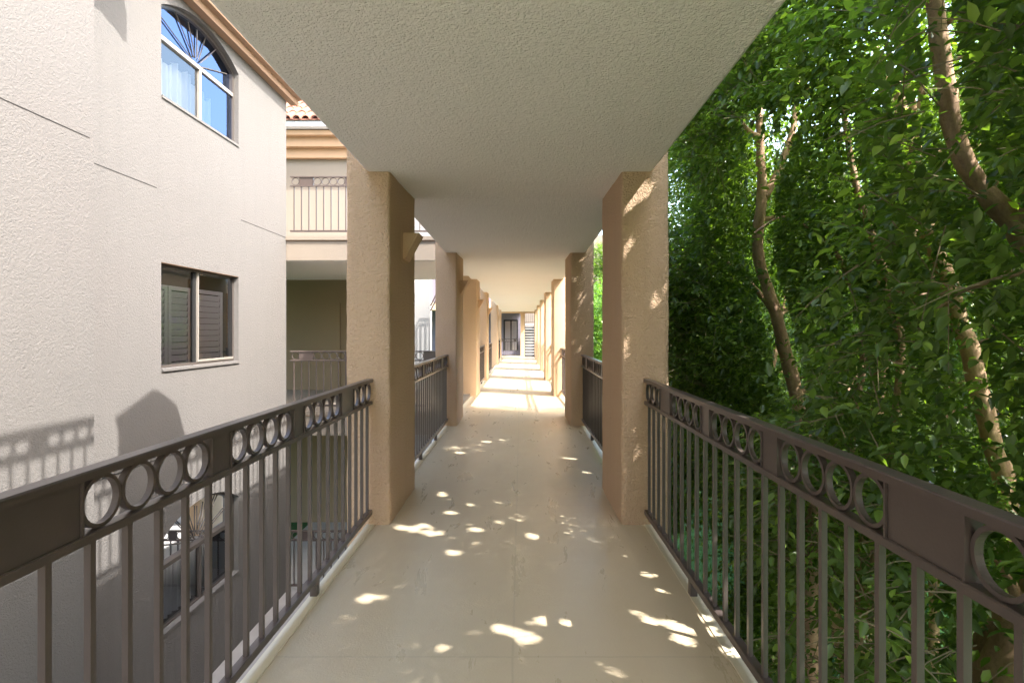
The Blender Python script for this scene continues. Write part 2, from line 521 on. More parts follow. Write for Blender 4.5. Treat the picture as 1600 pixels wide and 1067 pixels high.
# ------------------------------------------------------------------ left apartment building
XN, XF, YJ, YE = -3.6, -4.1, 4.588, 9.5     # near wall plane, far wall plane, jog, far end
WY0, WY1 = 6.2, 7.9
ab = thing('apartment_building', (-4.1, 5, GZ), 'pale stucco apartment building on the left with arched and square windows', 'building')
wall = MB()
ZT = 5.42
def vq(y0, y1, z0, z1, x=XF): wall.quad((x, y0, z0), (x, y1, z0), (x, y1, z1), (x, y0, z1))
wall.quad((XN, -6, GZ), (XN, YJ, GZ), (XN, YJ, ZT), (XN, -6, ZT))
wall.quad((XN, YJ, GZ), (XF, YJ, GZ), (XF, YJ, ZT), (XN, YJ, ZT))
vq(YJ, WY0, GZ, ZT); vq(WY1, YE, GZ, ZT)
wall.quad((XF, YE, GZ), (XF - 2.5, YE, GZ), (XF - 2.5, YE, ZT), (XF, YE, ZT))
def arc(z0, rise, n=20, y0=WY0, y1=WY1):
    """segmental arch from y0 to y1 springing at z0"""
    h = (y1 - y0) / 2; r = (h * h + rise * rise) / (2 * rise); cz_ = z0 + rise - r; cy_ = (y0 + y1) / 2
    a = math.asin(h / r)
    return [(cy_ + r * math.sin(-a + 2 * a * i / n), cz_ + r * math.cos(-a + 2 * a * i / n)) for i in range(n + 1)]
wins = [(-2.08, -1.0, .25), (.955, 2.185, 0), (4.08, 5.12, .25)]
RD = .10                                   # reveal depth
zprev = GZ
for (s, t, rise) in wins:
    vq(WY0, WY1, zprev, s)
    if rise:
        A = arc(t, rise); top = t + rise + .03
        for i in range(len(A) - 1):
            wall.quad((XF, A[i][0], A[i][1]), (XF, A[i + 1][0], A[i + 1][1]), (XF, A[i + 1][0], top), (XF, A[i][0], top))
            wall.quad((XF, A[i][0], A[i][1]), (XF, A[i + 1][0], A[i + 1][1]), (XF - RD, A[i + 1][0], A[i + 1][1]), (XF - RD, A[i][0], A[i][1]))
        zprev = top
    else:
        wall.quad((XF, WY0, t), (XF, WY1, t), (XF - RD, WY1, t), (XF - RD, WY0, t)); zprev = t
    for y in (WY0, WY1): wall.quad((XF, y, s), (XF - RD, y, s), (XF - RD, y, t), (XF, y, t))
    wall.quad((XF, WY0, s), (XF, WY1, s), (XF - RD, WY1, s - .0), (XF - RD, WY0, s))
vq(WY0, WY1, zprev, ZT)
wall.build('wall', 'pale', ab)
# dark rooms behind the windows
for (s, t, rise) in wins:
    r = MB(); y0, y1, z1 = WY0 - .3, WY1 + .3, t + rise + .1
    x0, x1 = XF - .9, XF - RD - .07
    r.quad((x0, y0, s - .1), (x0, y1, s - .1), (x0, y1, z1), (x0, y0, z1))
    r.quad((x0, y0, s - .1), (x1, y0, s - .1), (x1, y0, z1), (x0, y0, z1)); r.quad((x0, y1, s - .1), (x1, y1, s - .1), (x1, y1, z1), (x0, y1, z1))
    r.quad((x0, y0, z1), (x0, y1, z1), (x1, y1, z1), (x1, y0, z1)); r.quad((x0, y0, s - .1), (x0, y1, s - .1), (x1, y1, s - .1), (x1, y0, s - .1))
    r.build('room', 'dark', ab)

def arched_window(s, t, rise, glass):
    xf = XF - RD + .03                     # frame front
    A = arc(t - .002, rise, 20, WY0 + .002, WY1 - .002)
    fw = .035
    B = arc(t - .01, rise - .03, 20, WY0 + fw, WY1 - fw)
    fr = MB()
    zm = s + .70
    for i in range(len(A) - 1):
        n = len(fr.v)
        for x in (xf, xf - .05):
            fr.v += [(x, *A[i]), (x, *A[i + 1]), (x, *B[i + 1]), (x, *B[i])]
        fr.f += [(n, n + 1, n + 2, n + 3), (n + 4, n + 7, n + 6, n + 5), (n + 3, n + 2, n + 6, n + 7), (n, n + 4, n + 5, n + 1)]
    fr.box(xf - .05, xf, WY0 + .002, WY0 + fw, s + .002, t - .004); fr.box(xf - .05, xf, WY1 - fw, WY1 - .002, s + .002, t - .004)
    w_ = fr.build('window', 'alu', ab)
    w_['label'] = 'arched window with fan muntins' if s > 0 else 'lower arched window in shade'
    rl_ = MB()
    rl_.box(xf - .05, xf + .008, WY0 + fw + .001, WY1 - fw - .001, zm, zm + .05)
    rl_.box(xf - .05, xf + .002, WY0 + fw + .001, WY1 - fw - .001, s + .002, s + .035)
    ym = (WY0 + WY1) / 2 + .02
    rl_.box(xf - .045, xf + .006, ym - .022, ym + .022, s + .036, zm - .001)
    rl_.build('frame', 'alu_light' if s > 0 else 'alu', w_)
    mt = MB()
    cy_, cz_ = (WY0 + WY1) / 2, zm + .05
    for ang, r_ in ((18, .75), (45, .66), (90, .47), (68, .5), (135, .66), (162, .75), (112, .5)):
        d = Vector((0, math.cos(R(ang)), math.sin(R(ang))))
        mt.tube([Vector((xf - .03, cy_, cz_)) + d * .1, Vector((xf - .03, cy_, cz_)) + d * r_], .008, 4)
    mt.build('muntin', 'alu', w_)
    gp = MB(); 
    gp.v += [(xf - .046, y, z) for y, z in B] + [(xf - .046, WY1 - fw, zm + .05), (xf - .046, WY0 + fw, zm + .05)]
    gp.f.append(tuple(range(len(gp.v))))
    gp.build('pane', glass, w_)
    MB().quad((xf - .025, WY0 + fw, s + .035), (xf - .025, ym - .022, s + .035), (xf - .025, ym - .022, zm), (xf - .025, WY0 + fw, zm)).build('pane', 'glass', w_)
    MB().quad((xf - .018, ym + .022, s + .035), (xf - .018, WY1 - fw, s + .035), (xf - .018, WY1 - fw, zm), (xf - .018, ym + .022, zm)).build('pane', glass, w_)
    # scalloped gathered curtain
    cu = MB(); N = 150
    ya, yb = WY0 - .02, WY1 - .22
    for i in range(N + 1):
        u = i / N; y = ya + (yb - ya) * u
        x = xf - .22 + .03 * math.sin(u * 95) + .012 * math.sin(u * 41 + 1)
        top = zm - .14 + .10 * abs(math.sin(u * 17)) - .06 * math.sin(u * 7.3 + .5)
        cu.v += [(x, y, s - .05), (x, y, top)]
    for i in range(N): cu.f.append((2 * i, 2 * i + 2, 2 * i + 3, 2 * i + 1))
    cu.build('curtain', 'curtain', w_, True)
    MB().box(XF - RD + .032, XF + .015, WY0 + .003, WY1 - .003, s - .02, s + .012).build('sill', 'pale', w_)

arched_window(*wins[0], 'glass')
# square slider with louvred shutters
s, t, _ = wins[1]; xf = XF - RD + .03
fr = MB(); fw = .03
for a in ((WY0 + .002, WY0 + fw, s + .014, t - .002), (WY1 - fw, WY1 - .002, s + .014, t - .002), (WY0 + fw, WY1 - fw, t - fw, t - .002), (WY0 + fw, WY1 - fw, s + .014, s + fw + .014)):
    fr.box(xf - .05, xf, *a)
w_ = fr.build('window', 'alu', ab); w_['label'] = 'square sliding window with louvred shutters behind the glass'
ym = 6.98
MB().box(xf - .048, xf + .012, ym + .022, ym + .045, s + fw + .016, t - fw - .002).box(xf - .048, xf + .01, ym + .047, WY1 - fw - .002, s + fw + .016, s + fw + .045).build('frame', 'alu_light', w_)
MB().box(xf - .05, xf - .012, ym - .035, ym + .02, s + fw + .016, t - fw - .002).build('frame', 'black', w_)
MB().quad((xf - .03, WY0 + fw, s + fw), (xf - .03, ym - .03, s + fw), (xf - .03, ym - .03, t - fw), (xf - .03, WY0 + fw, t - fw)).build('pane', 'glass', w_)
MB().quad((xf - .01, ym + .03, s + fw), (xf - .01, WY1 - fw, s + fw), (xf - .01, WY1 - fw, t - fw), (xf - .01, ym + .03, t - fw)).build('pane', 'glass', w_)
MB().box(XF - RD + .032, XF + .02, WY0 + .003, WY1 - .003, s - .02, s + .012).build('sill', 'pale', w_)
MB().box(XF - RD + .033, XF - .002, WY0 + .002, WY1 - .002, t - .005, t - .0005).build('head_trim', 'trim', w_)
for (a, b_, mtl) in ((WY0 - .05, 6.52, 0), (6.53, 6.98, 0), (7.08, 7.72, 0)):
    sh = MB(); xs = xf - .075; zt = t - .24
    st = .06
    sh.box(xs - .02, xs + .012, a, a + st, s, zt); sh.box(xs - .02, xs + .012, b_ - st, b_, s, zt)
    sh.box(xs - .02, xs + .012, a + st, b_ - st, zt - .05, zt); sh.box(xs - .02, xs + .012, a + st, b_ - st, s, s + .06)
    z = s + .075
    while z < zt - .07:
        sh.prism([(xs - .018, z), (xs - .010, z - .002), (xs + .012, z + .066), (xs + .006, z + .070)], 'y', a + st + .002, b_ - st - .002)
        z += .078
    sh.build('shutter', 'shutter', w_)
arched_window(*wins[2], 'glass_blue')
# expansion joints: thin dark beads
for (x, y0, y1, z) in ((XN, -6, YJ - .05, 3.005), (XF, YJ + .02, 6.12, 3.005), (XF, 7.97, YE - .01, 3.02), (XF, YJ + .02, YE, -.05)):
    MB().box(x - .01, x + .0025, y0, y1, z, z + .007).build('joint', 'dark', ab)
# eaves: stepped cornice and roof
co = MB()
co.prism([(XF + .001, 5.405), (XF + .12, 5.405), (XF + .13, 5.45), (XF + .13, 5.49), (XF + .21, 5.50), (XF + .225, 5.54), (XF + .225, 5.70), (XF + .001, 5.70)], 'y', 5.75, YE + .2)
co.build('cornice', 'trim', ab)
co = MB()
co.prism([(XN + .001, 5.405), (XN + .13, 5.405), (XN + .13, 5.49), (XN + .235, 5.52), (XN + .235, 5.70), (XN + .001, 5.70)], 'y', -6, 5.24)
co.prism([(5.24, 5.70), (5.24, 5.42), (5.20, 5.40), (5.10, 5.46), (4.95, 5.50), (4.80, 5.62), (4.6, 5.70)], 'x', XN - .25, XN + .24)
co.build('cornice', 'trim', ab)

def tile_roof(x0, x1, y0, z0, run, pitch, flip=False):
    """barrel tiles: courses climbing along +y"""
    mb = MB(); nx = int((x1 - x0) / .21); ny = int(run / .33)
    sl = math.tan(pitch)
    for j in range(ny):
        for i in range(nx):
            xc = x0 + (i + .5) * .21 + random.uniform(-.008, .008); ya = y0 + j * .33 + random.uniform(-.012, .012)
            za = z0 + j * .33 * sl + .045
            n = len(mb.v); K = 7
            for (yy, rr, dz) in ((ya, .098, 0), (ya + .37, .082, .37 * sl - .02)):
                for k in range(K):
                    t = math.pi * k / (K - 1)
                    mb.v.append((xc + rr * math.cos(t), yy, za + dz + rr * math.sin(t) - .03))
            for k in range(K - 1): mb.f.append((n + k, n + k + 1, n + K + k + 1, n + K + k))
            # thickness lip at the lower end
            for k in range(K):
                t = math.pi * k / (K - 1)
                mb.v.append((xc + .08 * math.cos(t), ya, za + .08 * math.sin(t) - .03))
            for k in range(K - 1): mb.f.append((n + k, n + 2 * K + k, n + 2 * K + k + 1, n + k + 1))
    mb.quad((x0, y0, z0), (x1, y0, z0), (x1, y0 + run, z0 + run * sl), (x0, y0 + run, z0 + run * sl))
    return mb
# roof of the left building (slopes up away from the bridge), simple sheets carry the eaves shade
MB().prism([(XF + .26, 5.705), (XF - 5, 7.6), (XF - 5, 7.5), (XF + .0, 5.705)], 'y', 5.25, YE + .2).build('roof', 'tile', ab)
MB().prism([(XN + .26, 5.705), (XN - 5, 7.6), (XN - 5, 7.5), (XN + .0, 5.705)], 'y', -6, 5.24).build('roof', 'tile', ab)

# ------------------------------------------------------------------ rear wing: cross walkways, back wall, tiled eave
rb = thing('rear_building', (-3.5, 13, GZ), 'rear wing with stacked open walkways, brown cornice and clay tiled roof', 'building')
YB = 12.95
bw = MB().box(-9, -3.05, YB, YB + .3, DECK2 + .002, 6.0); bw.build('wall', 'cream', rb)
o = MB().box(-9, -3.05, YB, YB + .3, -.43, 2.6195).build('wall', 'olive', rb); o['label'] = 'brown shaded back wall of the open walkway'
o = MB().box(-9, -3.05, YB, YB + .3, GZ, -.4305).build('wall', 'olive', rb); o['label'] = 'lower brown wall at ground level'
MB().box(-5.0, -4.3, YB - .03, YB + .01, .0, 2.06).build('door', 'olive', rb)
for nm, z in (('balcony_slab', DECK2), ('balcony_slab', 0)):
    sl = MB().box(XF + .003 - 5, -1.124, YE + .03, YB - .003, z - .42, z).build(nm, 'cream', rb)
    f = MB().box(XF + .003, -1.124, YE, YE + .028, z - .42, z - .07).box(XF + .003, -1.124, YE - .03, YE + .028, z - .068, z - .0005).build('fascia', 'cream', sl)
    MB().box(XF + .003, -1.124, YE - .008, YE - .0005, z - .085, z - .071).build('drip_edge', 'trim', sl)
    so = MB().box(XF + .003 - 5, -1.124, YE + .03, YB - .003, z - .43, z - .4205).build('soffit', 'ceil', sl)
# stepped cornice
MB().box(-9, -2.8, YB - .12, YB - .002, 5.48, 5.70).build('cornice', 'trim_light', rb)
MB().box(-9, -2.75, YB - .26, YB - .002, 5.702, 5.92).build('cornice', 'trim_light', rb)
MB().box(-9, -2.7, YB - .40, YB - .002, 5.922, 6.03).build('cornice', 'trim_light', rb)
MB().prism([(YB - .52, 6.20), (YB - .54, 6.07), (YB - .41, 6.05), (YB - .405, 6.2)], 'x', -9, -2.65).build('gutter', 'gutter', rb)
tile_roof(-9, -2.65, YB - .58, 6.20, 2.9, R(36)).build('roof', 'tile', rb)
MB().prism([(YB - .4, 6.18), (YB + 2.3, 6.17), (YB + 2.3, 8.0)], 'x', -9, -2.66).build('gable', 'cream', rb)
# its railings
railing((XF + .06, YE + .035, 0), 'pale sunlit railing of the rear cross walkway at our own level', 'ringed railings on the rear cross walkways', 2.85, -math.pi / 2, False)
railing((XF + .06, YE + .035, DECK2), 'grey railing of the upper rear walkway under the brown cornice', 'ringed railings on the rear cross walkways', 2.85, -math.pi / 2, False)
railing((XF + .06, YE + .035, GZ + .005), 'dark shaded railing at ground level below the rear walkway', 'ringed railings on the rear cross walkways', 2.85, -math.pi / 2, False)

# white wing glimpsed between the left pillars, with a stair rail shadow on it
ww = thing('white_building', (-5, 20, GZ), 'white sunlit stucco wing glimpsed between the first two left pillars', 'building')
MB().box(-9, -3.34, 20, 20.4, GZ, 7).build('wall', 'white', ww)
MB().box(-3.335, -2.2, 22, 22.4, GZ, 7).build('wall', 'white', ww)
o = MB().box(-3.1, -2.5, 21.95, 22.01, -.1, 2.0).build('door', 'olive', ww)
sr = thing('stair_railing', (-2.6, 19.5, 1), 'sloping dark stair handrail in front of the white wing', 'railing')
for dz in (0, -.18):
    MB().tube([(-3.25, 19.55, 2.3 + dz), (-2.95, 19.55, 2.9 + dz), (-2.5, 19.55, 2.9 + dz)], .03, 6).build('rail', 'metal', sr)
for i, x in enumerate((-3.05, -2.9, -2.72, -2.55)):
    MB().box(x - .012, x + .012, 19.53, 19.57, .2, 2.7 if i else 2.5).build('post', 'metal', sr)

# ------------------------------------------------------------------ far end: window wall, column, railing, staircase
YF = 31.0
eb = thing('end_building', (0, 34, GZ), 'grey lilac shaded building closing the far end of the walkway', 'building')
MB().box(-9, .16, 34, 34.3, GZ, 7).build('wall', 'lilac', eb)
o = MB().box(.16, 6, 37.5, 37.8, GZ, 8).build('wall', 'cream', eb); o['label'] = 'pinkish wall behind the staircase'
MB().box(.165, 1.6, 34.95, 35.2, GZ, 1.74).build('wall', 'asphalt', eb)
wf = MB().box(-1.08, -1.0, 33.96, 33.998, .2, 2.1).box(-.26, -.18, 33.96, 33.998, .2, 2.1).box(-.66, -.58, 33.96, 33.998, .2, 2.1).box(-1.0, -.26, 33.96, 33.998, 2.02, 2.1).build('window', 'black', eb)
MB().quad((-1.0, 33.98, .2), (-.66, 33.98, .2), (-.66, 33.98, 2.02), (-1.0, 33.98, 2.02)).build('pane', 'glass', wf)
MB().quad((-.58, 33.98, .2), (-.26, 33.98, .2), (-.26, 33.98, 2.02), (-.58, 33.98, 2.02)).build('pane', 'glass', wf)
MB().box(-1.0, -.26, 33.985, 33.995, .2, 2.0).build('curtain', 'shutter', wf)
MB().box(-1.3, 1.2, YF + .203, YF + .5, 2.42, DECK2).build('beam', 'tan_far', eb)
MB().box(-9, .16, YF + .502, 33.995, 2.62, DECK2).build('added_shade_slab', 'tan_far', eb)  # unseen slab behind the beam, added to shade the end wall
MB().box(-1.3, .13, YF + .05, 33.9, -.4, -.105).build('landing', 'floor', eb)
o = thing('pillar', (.1, YF + .35, GZ), 'slim tan column at the far end between the window and the staircase', 'pillar')
MB().box(-.02, .21, YF + .05, YF + .45, GZ, 2.5).build('shaft', 'tan_far', o)
MB().box(-.04, .23, YF + .03, YF + .47, 2.35, 2.419).build('cap', 'tan_far', o)
railing((-1.2, YF + .25, -.1), 'small dark railing across the far end under the window', 'ringed railings at the far end', 1.15, -math.pi / 2, False)
st = thing('staircase', (.55, 32, -.1), 'dark open riser metal staircase at the far right end of the walkway', 'staircase')
for i in range(11):
    z = .06 + i * .165; y = 31.9 + i * .27
    MB().box(.25, .9, y, y + .27, z - .05, z).build('tread', 'concrete', st)
for x in (.22, .905):
    MB().prism([(31.8, -.2), (32.05, -.2), (34.9, 1.55), (34.9, 1.85), (34.6, 1.75)], 'x', x, x + .025).build('stringer', 'black', st)
MB().box(.2, 1.3, 34.9, 37.4, 1.75, 1.87).build('landing', 'concrete', st)
for x, y in ((.215, 31.85), (.215, 34.87), (.93, 34.87)):
    MB().box(x - .025, x + .025, y - .025, y + .025, -.1 if y < 33 else GZ, 2.98).build('post', 'metal', st)
railing((.3, 35.2, 1.87), 'dark railing on the far stair landing against a pinkish wall', 'ringed railings at the far end', 1.0, -math.pi / 2, False)

# ------------------------------------------------------------------ trees
F = 850.0
def px(x, y, Y):                       # picture point at distance Y -> metres
    return Vector(((x - 814) / F * Y, Y, 1.4 - (y - 517) / F * Y))

SUN = Vector((SX, -SY, 1)).normalized()
def spot(x, y):
    Y = 1.4 * F / (y - 517); return Vector(((x - 814) / F * Y, Y, 0))
TUN = []
for (x, y, r) in [(820, 994, .075), (785, 983, .05), (848, 970, .045), (888, 972, .04), (997, 957, .035), (1019, 970, .04), (1050, 974, .05),
                  (1067, 986, .07), (1072, 1002, .045), (1109, 988, .05), (1096, 966, .05), (1142, 1020, .05), (1012, 897, .05), (1037, 925, .03),
                  (956, 1049, .03), (571, 937, .04), (597, 932, .03), (630, 824, .06), (645, 826, .05), (662, 821, .055), (670, 831, .05), (683, 833, .04),
                  (704, 801, .05), (691, 773, .045), (743, 827, .05), (833, 838, .05), (708, 863, .045), (719, 707, .07), (890, 716, .10), (916, 738, .05),
                  (789, 687, .09), (760, 690, .07), (780, 815, .025), (735, 788, .035), (690, 1010, .02), (860, 905, .02)]:
    TUN.append((spot(x, y), r))
for (p_, r) in list(TUN):
    for _ in range(2):
        TUN.append((p_ + Vector((random.gauss(0, .10), random.gauss(0, .16), 0)), -.018 + .02 * random.random()))
for (x, y, r) in [(992.7, 312, .05), (997, 300, .04), (1010.7, 301, .03), (1028, 463, .045), (986, 541, .045), (976, 393, .035), (990, 525, .035)]:
    TUN.append((px(x, y, P0), r))

def keep_mask(P):
    """leaves clear of the sun paths that make the flecks on floor and pillar"""
    k = np.ones(len(P), bool)
    s = np.array(SUN)
    for (p, r) in TUN:
        d = P - np.array(p)
        t = d @ s
        q = d - t[:, None] * s
        k &= ~((np.einsum('ij,ij->i', q, q) < (r * .55 + .024) ** 2) & (t > 0))
    return k

def curve_pts(pts, n=6):
    """Catmull-Rom through points (Vector, radius)"""
    out = []
    for i in range(len(pts) - 1):
        p0 = pts[max(i - 1, 0)]; p1 = pts[i]; p2 = pts[i + 1]; p3 = pts[min(i + 2, len(pts) - 1)]
        for k in range(n):
            t = k / n
            q = .5 * ((2 * p1[0]) + (p2[0] - p0[0]) * t + (2 * p0[0] - 5 * p1[0] + 4 * p2[0] - p3[0]) * t * t + (3 * p1[0] - p0[0] - 3 * p2[0] + p3[0]) * t ** 3)
            out.append((q, p1[1] + (p2[1] - p1[1]) * t))
    out.append(pts[-1])
    return out

def add_limb(mb, pts, seg=10, knob=.10):
    c_ = curve_pts(pts, 7)
    P, Rr = [], []
    for i, (p, r) in enumerate(c_):
        j = noise.noise_vector(p * 5.0) * r * .25
        P.append(p + j); Rr.append(r * (1 + knob * noise.noise(p * 9.0) * 1.6))
    mb.tube(P, Rr, seg)
    return P, Rr

def leaves(P, D, L, size, r_, drop=.25):
    """P twig bases (N,3), D directions, L lengths -> vertex/face/age arrays of leaf blades"""
    V, A = [], []
    N = len(P); n = 11
    for i in range(n):
        t = (i + .6) / n
        base = P + D * (L * t)[:, None]
        ph = i * 2.4 + r_.random(N) * 1.2
        up = np.array([0, 0, 1.0]); side = np.cross(D, up); side /= np.linalg.norm(side, axis=1)[:, None] + 1e-6
        nrm = np.cross(side, D)
        ld = D * .75 + side * np.cos(ph)[:, None] * .9 + nrm * np.sin(ph)[:, None] * .6
        ld[:, 2] -= drop
        ld += r_.normal(0, .22, (N, 3))
        ld /= np.linalg.norm(ld, axis=1)[:, None]
        nn = up - ld * ld[:, 2:3] + r_.normal(0, .30, (N, 3))
        wv = np.cross(ld, nn); wv /= np.linalg.norm(wv, axis=1)[:, None] + 1e-6
        nn = np.cross(wv, ld)
        sz = size * r_.uniform(.7, 1.2, N) * (1.0 if i < n - 2 else .72)
        sl = sz[:, None]; wd = sl * .235
        b = base + ld * .008
        cup = nn * sl * .06
        V.append(np.stack([b, b + ld * sl * .30 - wv * wd + cup, b + ld * sl * .66 - wv * wd * .82 + cup, b + ld * sl - nn * sl * .09,
                           b + ld * sl * .66 + wv * wd * .82 + cup, b + ld * sl * .30 + wv * wd + cup], 1))
        age = r_.random(N) ** 1.3 * .72
        age[r_.random(N) < .045] = .9
        if i >= n - 2: age = np.maximum(age, r_.random(N) ** 2.2 * 1.0)
        A.append(age)
    return np.concatenate(V), np.concatenate(A)

def leaf_mesh(name, V, A, mat):
    N = len(V)
    me = bpy.data.meshes.new(name)
    me.vertices.add(N * 6); me.vertices.foreach_set('co', V.reshape(-1).astype(np.float32))
    me.loops.add(N * 8)
    base = (np.arange(N) * 6)[:, None]
    idx = np.concatenate([base + np.array([0, 3, 2, 1]), base + np.array([0, 5, 4, 3])], 1).reshape(-1)
    me.loops.foreach_set('vertex_index', idx.astype(np.int32))
    me.polygons.add(N * 2)
    me.polygons.foreach_set('loop_start', (np.arange(N * 2) * 4).astype(np.int32))
    at = me.attributes.new('leaf_age', 'FLOAT', 'POINT')
    at.data.foreach_set('value', np.repeat(A, 6).astype(np.float32))
    me.update(calc_edges=True); me.validate()
    me.materials.append(M[mat])
    return me

VIEWCLEAR = []          # (picture polyline, distance, half width px): stretches of trunk the photo shows bare
def view_keep(P):
    k = np.ones(len(P), bool)
    Y = np.maximum(P[:, 1], .3)
    u = 814 + P[:, 0] / Y * F; v = 517 - (P[:, 2] - 1.4) / Y * F
    for pts, Yd, hw, pr in VIEWCLEAR:
        for (a, b_) in zip(pts[:-1], pts[1:]):
            ax, ay = a; bx, by = b_
            dx, dy = bx - ax, by - ay; l2 = dx * dx + dy * dy
            t = np.clip(((u - ax) * dx + (v - ay) * dy) / l2, 0, 1)
            d = np.hypot(u - ax - t * dx, v - ay - t * dy)
            k &= ~((d < hw * 1.35) & (P[:, 1] < Yd + .1) & (rng.random(len(P)) < pr))
    return k

def crown_twigs(blobs, count, r_, thin=False):
    vol = np.array([a * b_ * c_ for (_, _, _, a, b_, c_) in blobs]); vol *= np.array([.35 if (b_[0] >= 3.5 and thin) else 1. for b_ in blobs]); pick = r_.choice(len(blobs), count, p=vol / vol.sum())
    B = np.array(blobs)[pick]
    d = r_.normal(0, 1, (count, 3)); d /= np.linalg.norm(d, axis=1)[:, None]
    rad = r_.random(count) ** (1 / 4.2)
    P = B[:, :3] + d * rad[:, None] * B[:, 3:]
    # break the volume into clumps with gaps
    h = np.array([noise.noise(Vector(p) * 1.15) + .5 * noise.noise(Vector(p) * 2.7) for p in P])
    k = h > -.26
    return P[k], d[k]

def tree(name, loc, label, group, limbs, blobs, count, size, mat='leaf', seed=1, xmin=None, autolimbs=30, extra=None, bright=0., skin=None):
    r_ = np.random.default_rng(seed)
    o = thing(name, loc, label, 'tree', group)
    org = Vector(loc)
    tr = MB(); spine = []
    for pts in limbs:
        P, Rr = add_limb(tr, pts); spine += list(zip(P, Rr))
    # secondary branches out into the crown
    bl = np.array(blobs)
    ends = []
    for i in range(autolimbs):
        b_ = bl[r_.integers(len(bl))]
        e = Vector(b_[:3] + r_.normal(0, .42, 3) * b_[3:])
        cand = [s_ for s_ in spine if s_[0].z < e.z + .2 and s_[0].z > -1.6] or spine
        s_ = min(cand, key=lambda q: (q[0] - e).length * (1 + .3 * r_.random()))
        mid_ = s_[0].lerp(e, .5) + Vector(r_.normal(0, .10, 3)) + Vector((0, 0, .08))
        r0 = min(s_[1] * .6, .034)
        add_limb(tr, [(s_[0], r0), (mid_, r0 * .6), (e, .006)], 6)
        ends.append((mid_, e))
    t_ = tr.build('trunk', 'bark', o, True)
    P, d = crown_twigs(blobs, count, r_, xmin is not None)
    D = d * .55 + r_.normal(0, .55, P.shape); D[:, 2] += .05
    D[:, 0] -= .25
    D /= np.linalg.norm(D, axis=1)[:, None]
    if xmin is not None:
        edge = np.array([xmin(p[1], p[2]) for p in P])
        kk = P[:, 0] > edge
        P, D = P[kk], D[kk]
    if extra is not None and len(extra): 
        E = np.array([list(q[0]) for q in extra]); ED = np.array([list(q[1]) for q in extra]); P = np.concatenate([P, E]); D = np.concatenate([D, ED])
    if skin is not None:
        n_, ya, yb, za, zb = skin
        sy = r_.uniform(ya, yb, n_); sz_ = r_.uniform(za, zb, n_)
        hh = np.array([noise.noise(Vector((a, b_, 4.2)) * .9) + .6 * noise.noise(Vector((a, b_, 1.2)) * 2.2) for a, b_ in zip(sy, sz_)])
        sx = np.array([face_edge(a, b_) for a, b_ in zip(sy, sz_)]) + .25 - hh * .45 + r_.random(n_) ** 1.5 * .9
        kk = hh > -.42
        S = np.stack([sx, sy, sz_], 1)[kk]
        SD = r_.normal(0, .5, S.shape); SD[:, 0] -= .55; SD[:, 2] -= .05; SD /= np.linalg.norm(SD, axis=1)[:, None]
        P = np.concatenate([P, S]); D = np.concatenate([D, SD])
    L = r_.uniform(.20, .42, len(P)) * (size / .07) ** .5
    V, A = leaves(P, D, L, size, r_)
    c0 = V.mean(1)
    k = keep_mask(c0) & view_keep(c0)
    if xmin is not None:
        k &= c0[:, 0] > np.array([1.12])
    V, A = V[k], A[k]
    A = np.clip(A + bright, 0, 1)
    me = leaf_mesh('crown', V - np.array(loc), A, mat)
    cr = child('crown', me, o)
    # twig stems of the crown nearest the walkway
    near = np.argsort(P[:, 0])[:700:2]
    tw = MB()
    for i in near:
        a = Vector(P[i]); b_ = a + Vector(D[i]) * L[i]
        q = (a + b_) / 2 + Vector((0, 0, .015))
        if not keep_mask(np.array([q]))[0]: continue
        tw.tube([a, q, b_], [.003, .0025, .001], 3, False)
    if tw.v: tag(tw.build('twigs', 'twig', o), kind='stuff')
    return o

def V3(x, y, z): return Vector((x, y, z))
def face_edge(y, z):                    # leafy front of the row of figs, measured from the walkway
    return 1.5 + .28 * math.sin(y * 1.7 + z * .9) + .22 * math.sin(z * 2.1 - y * .8) + max(0, y - 4.5) * .06

VIEWCLEAR += [([(1187, 190), (1190, 330), (1186, 400), (1212, 490), (1238, 600)], 5.4, 17, .93),
              ([(1240, 180), (1195, 300)], 5.4, 12, .85), ([(1240, 600), (1258, 690)], 5.4, 15, .6), ([(1268, 800), (1268, 1067)], 5.4, 16, .9),
              ([(1460, 0), (1480, 180)], 3.1, 24, .95), ([(1480, 180), (1512, 260), (1560, 325), (1600, 375)], 3.1, 24, .85),
              ([(1450, 370), (1478, 430)], 4.1, 20, .8), ([(1495, 460), (1515, 570), (1535, 640)], 4.1, 20, .8), ([(1540, 670), (1562, 730)], 4.1, 20, .85),
              ([(1352, 850), (1348, 1000)], 4.6, 16, .85), ([(1460, 900), (1458, 1040)], 4.3, 12, .8), ([(1600, 960), (1540, 1067)], 2.6, 40, .9),
              ([(1300, 960), (1325, 1067)], 4.8, 16, .8), ([(1370, 60), (1420, 150), (1430, 250)], 4.6, 18, .6),
              ([(1150, 180), (1180, 200)], 5.4, 9, .8), ([(1130, 640), (1180, 690)], 6.5, 12, .6), ([(1395, 640), (1405, 520), (1372, 410), (1340, 300), (1320, 180)], 4.0, 9, .8), ([(1335, 720), (1345, 560), (1310, 400)], 4.2, 8, .7), ([(1600, 425), (1500, 455), (1440, 460)], 2.6, 8, .8)]

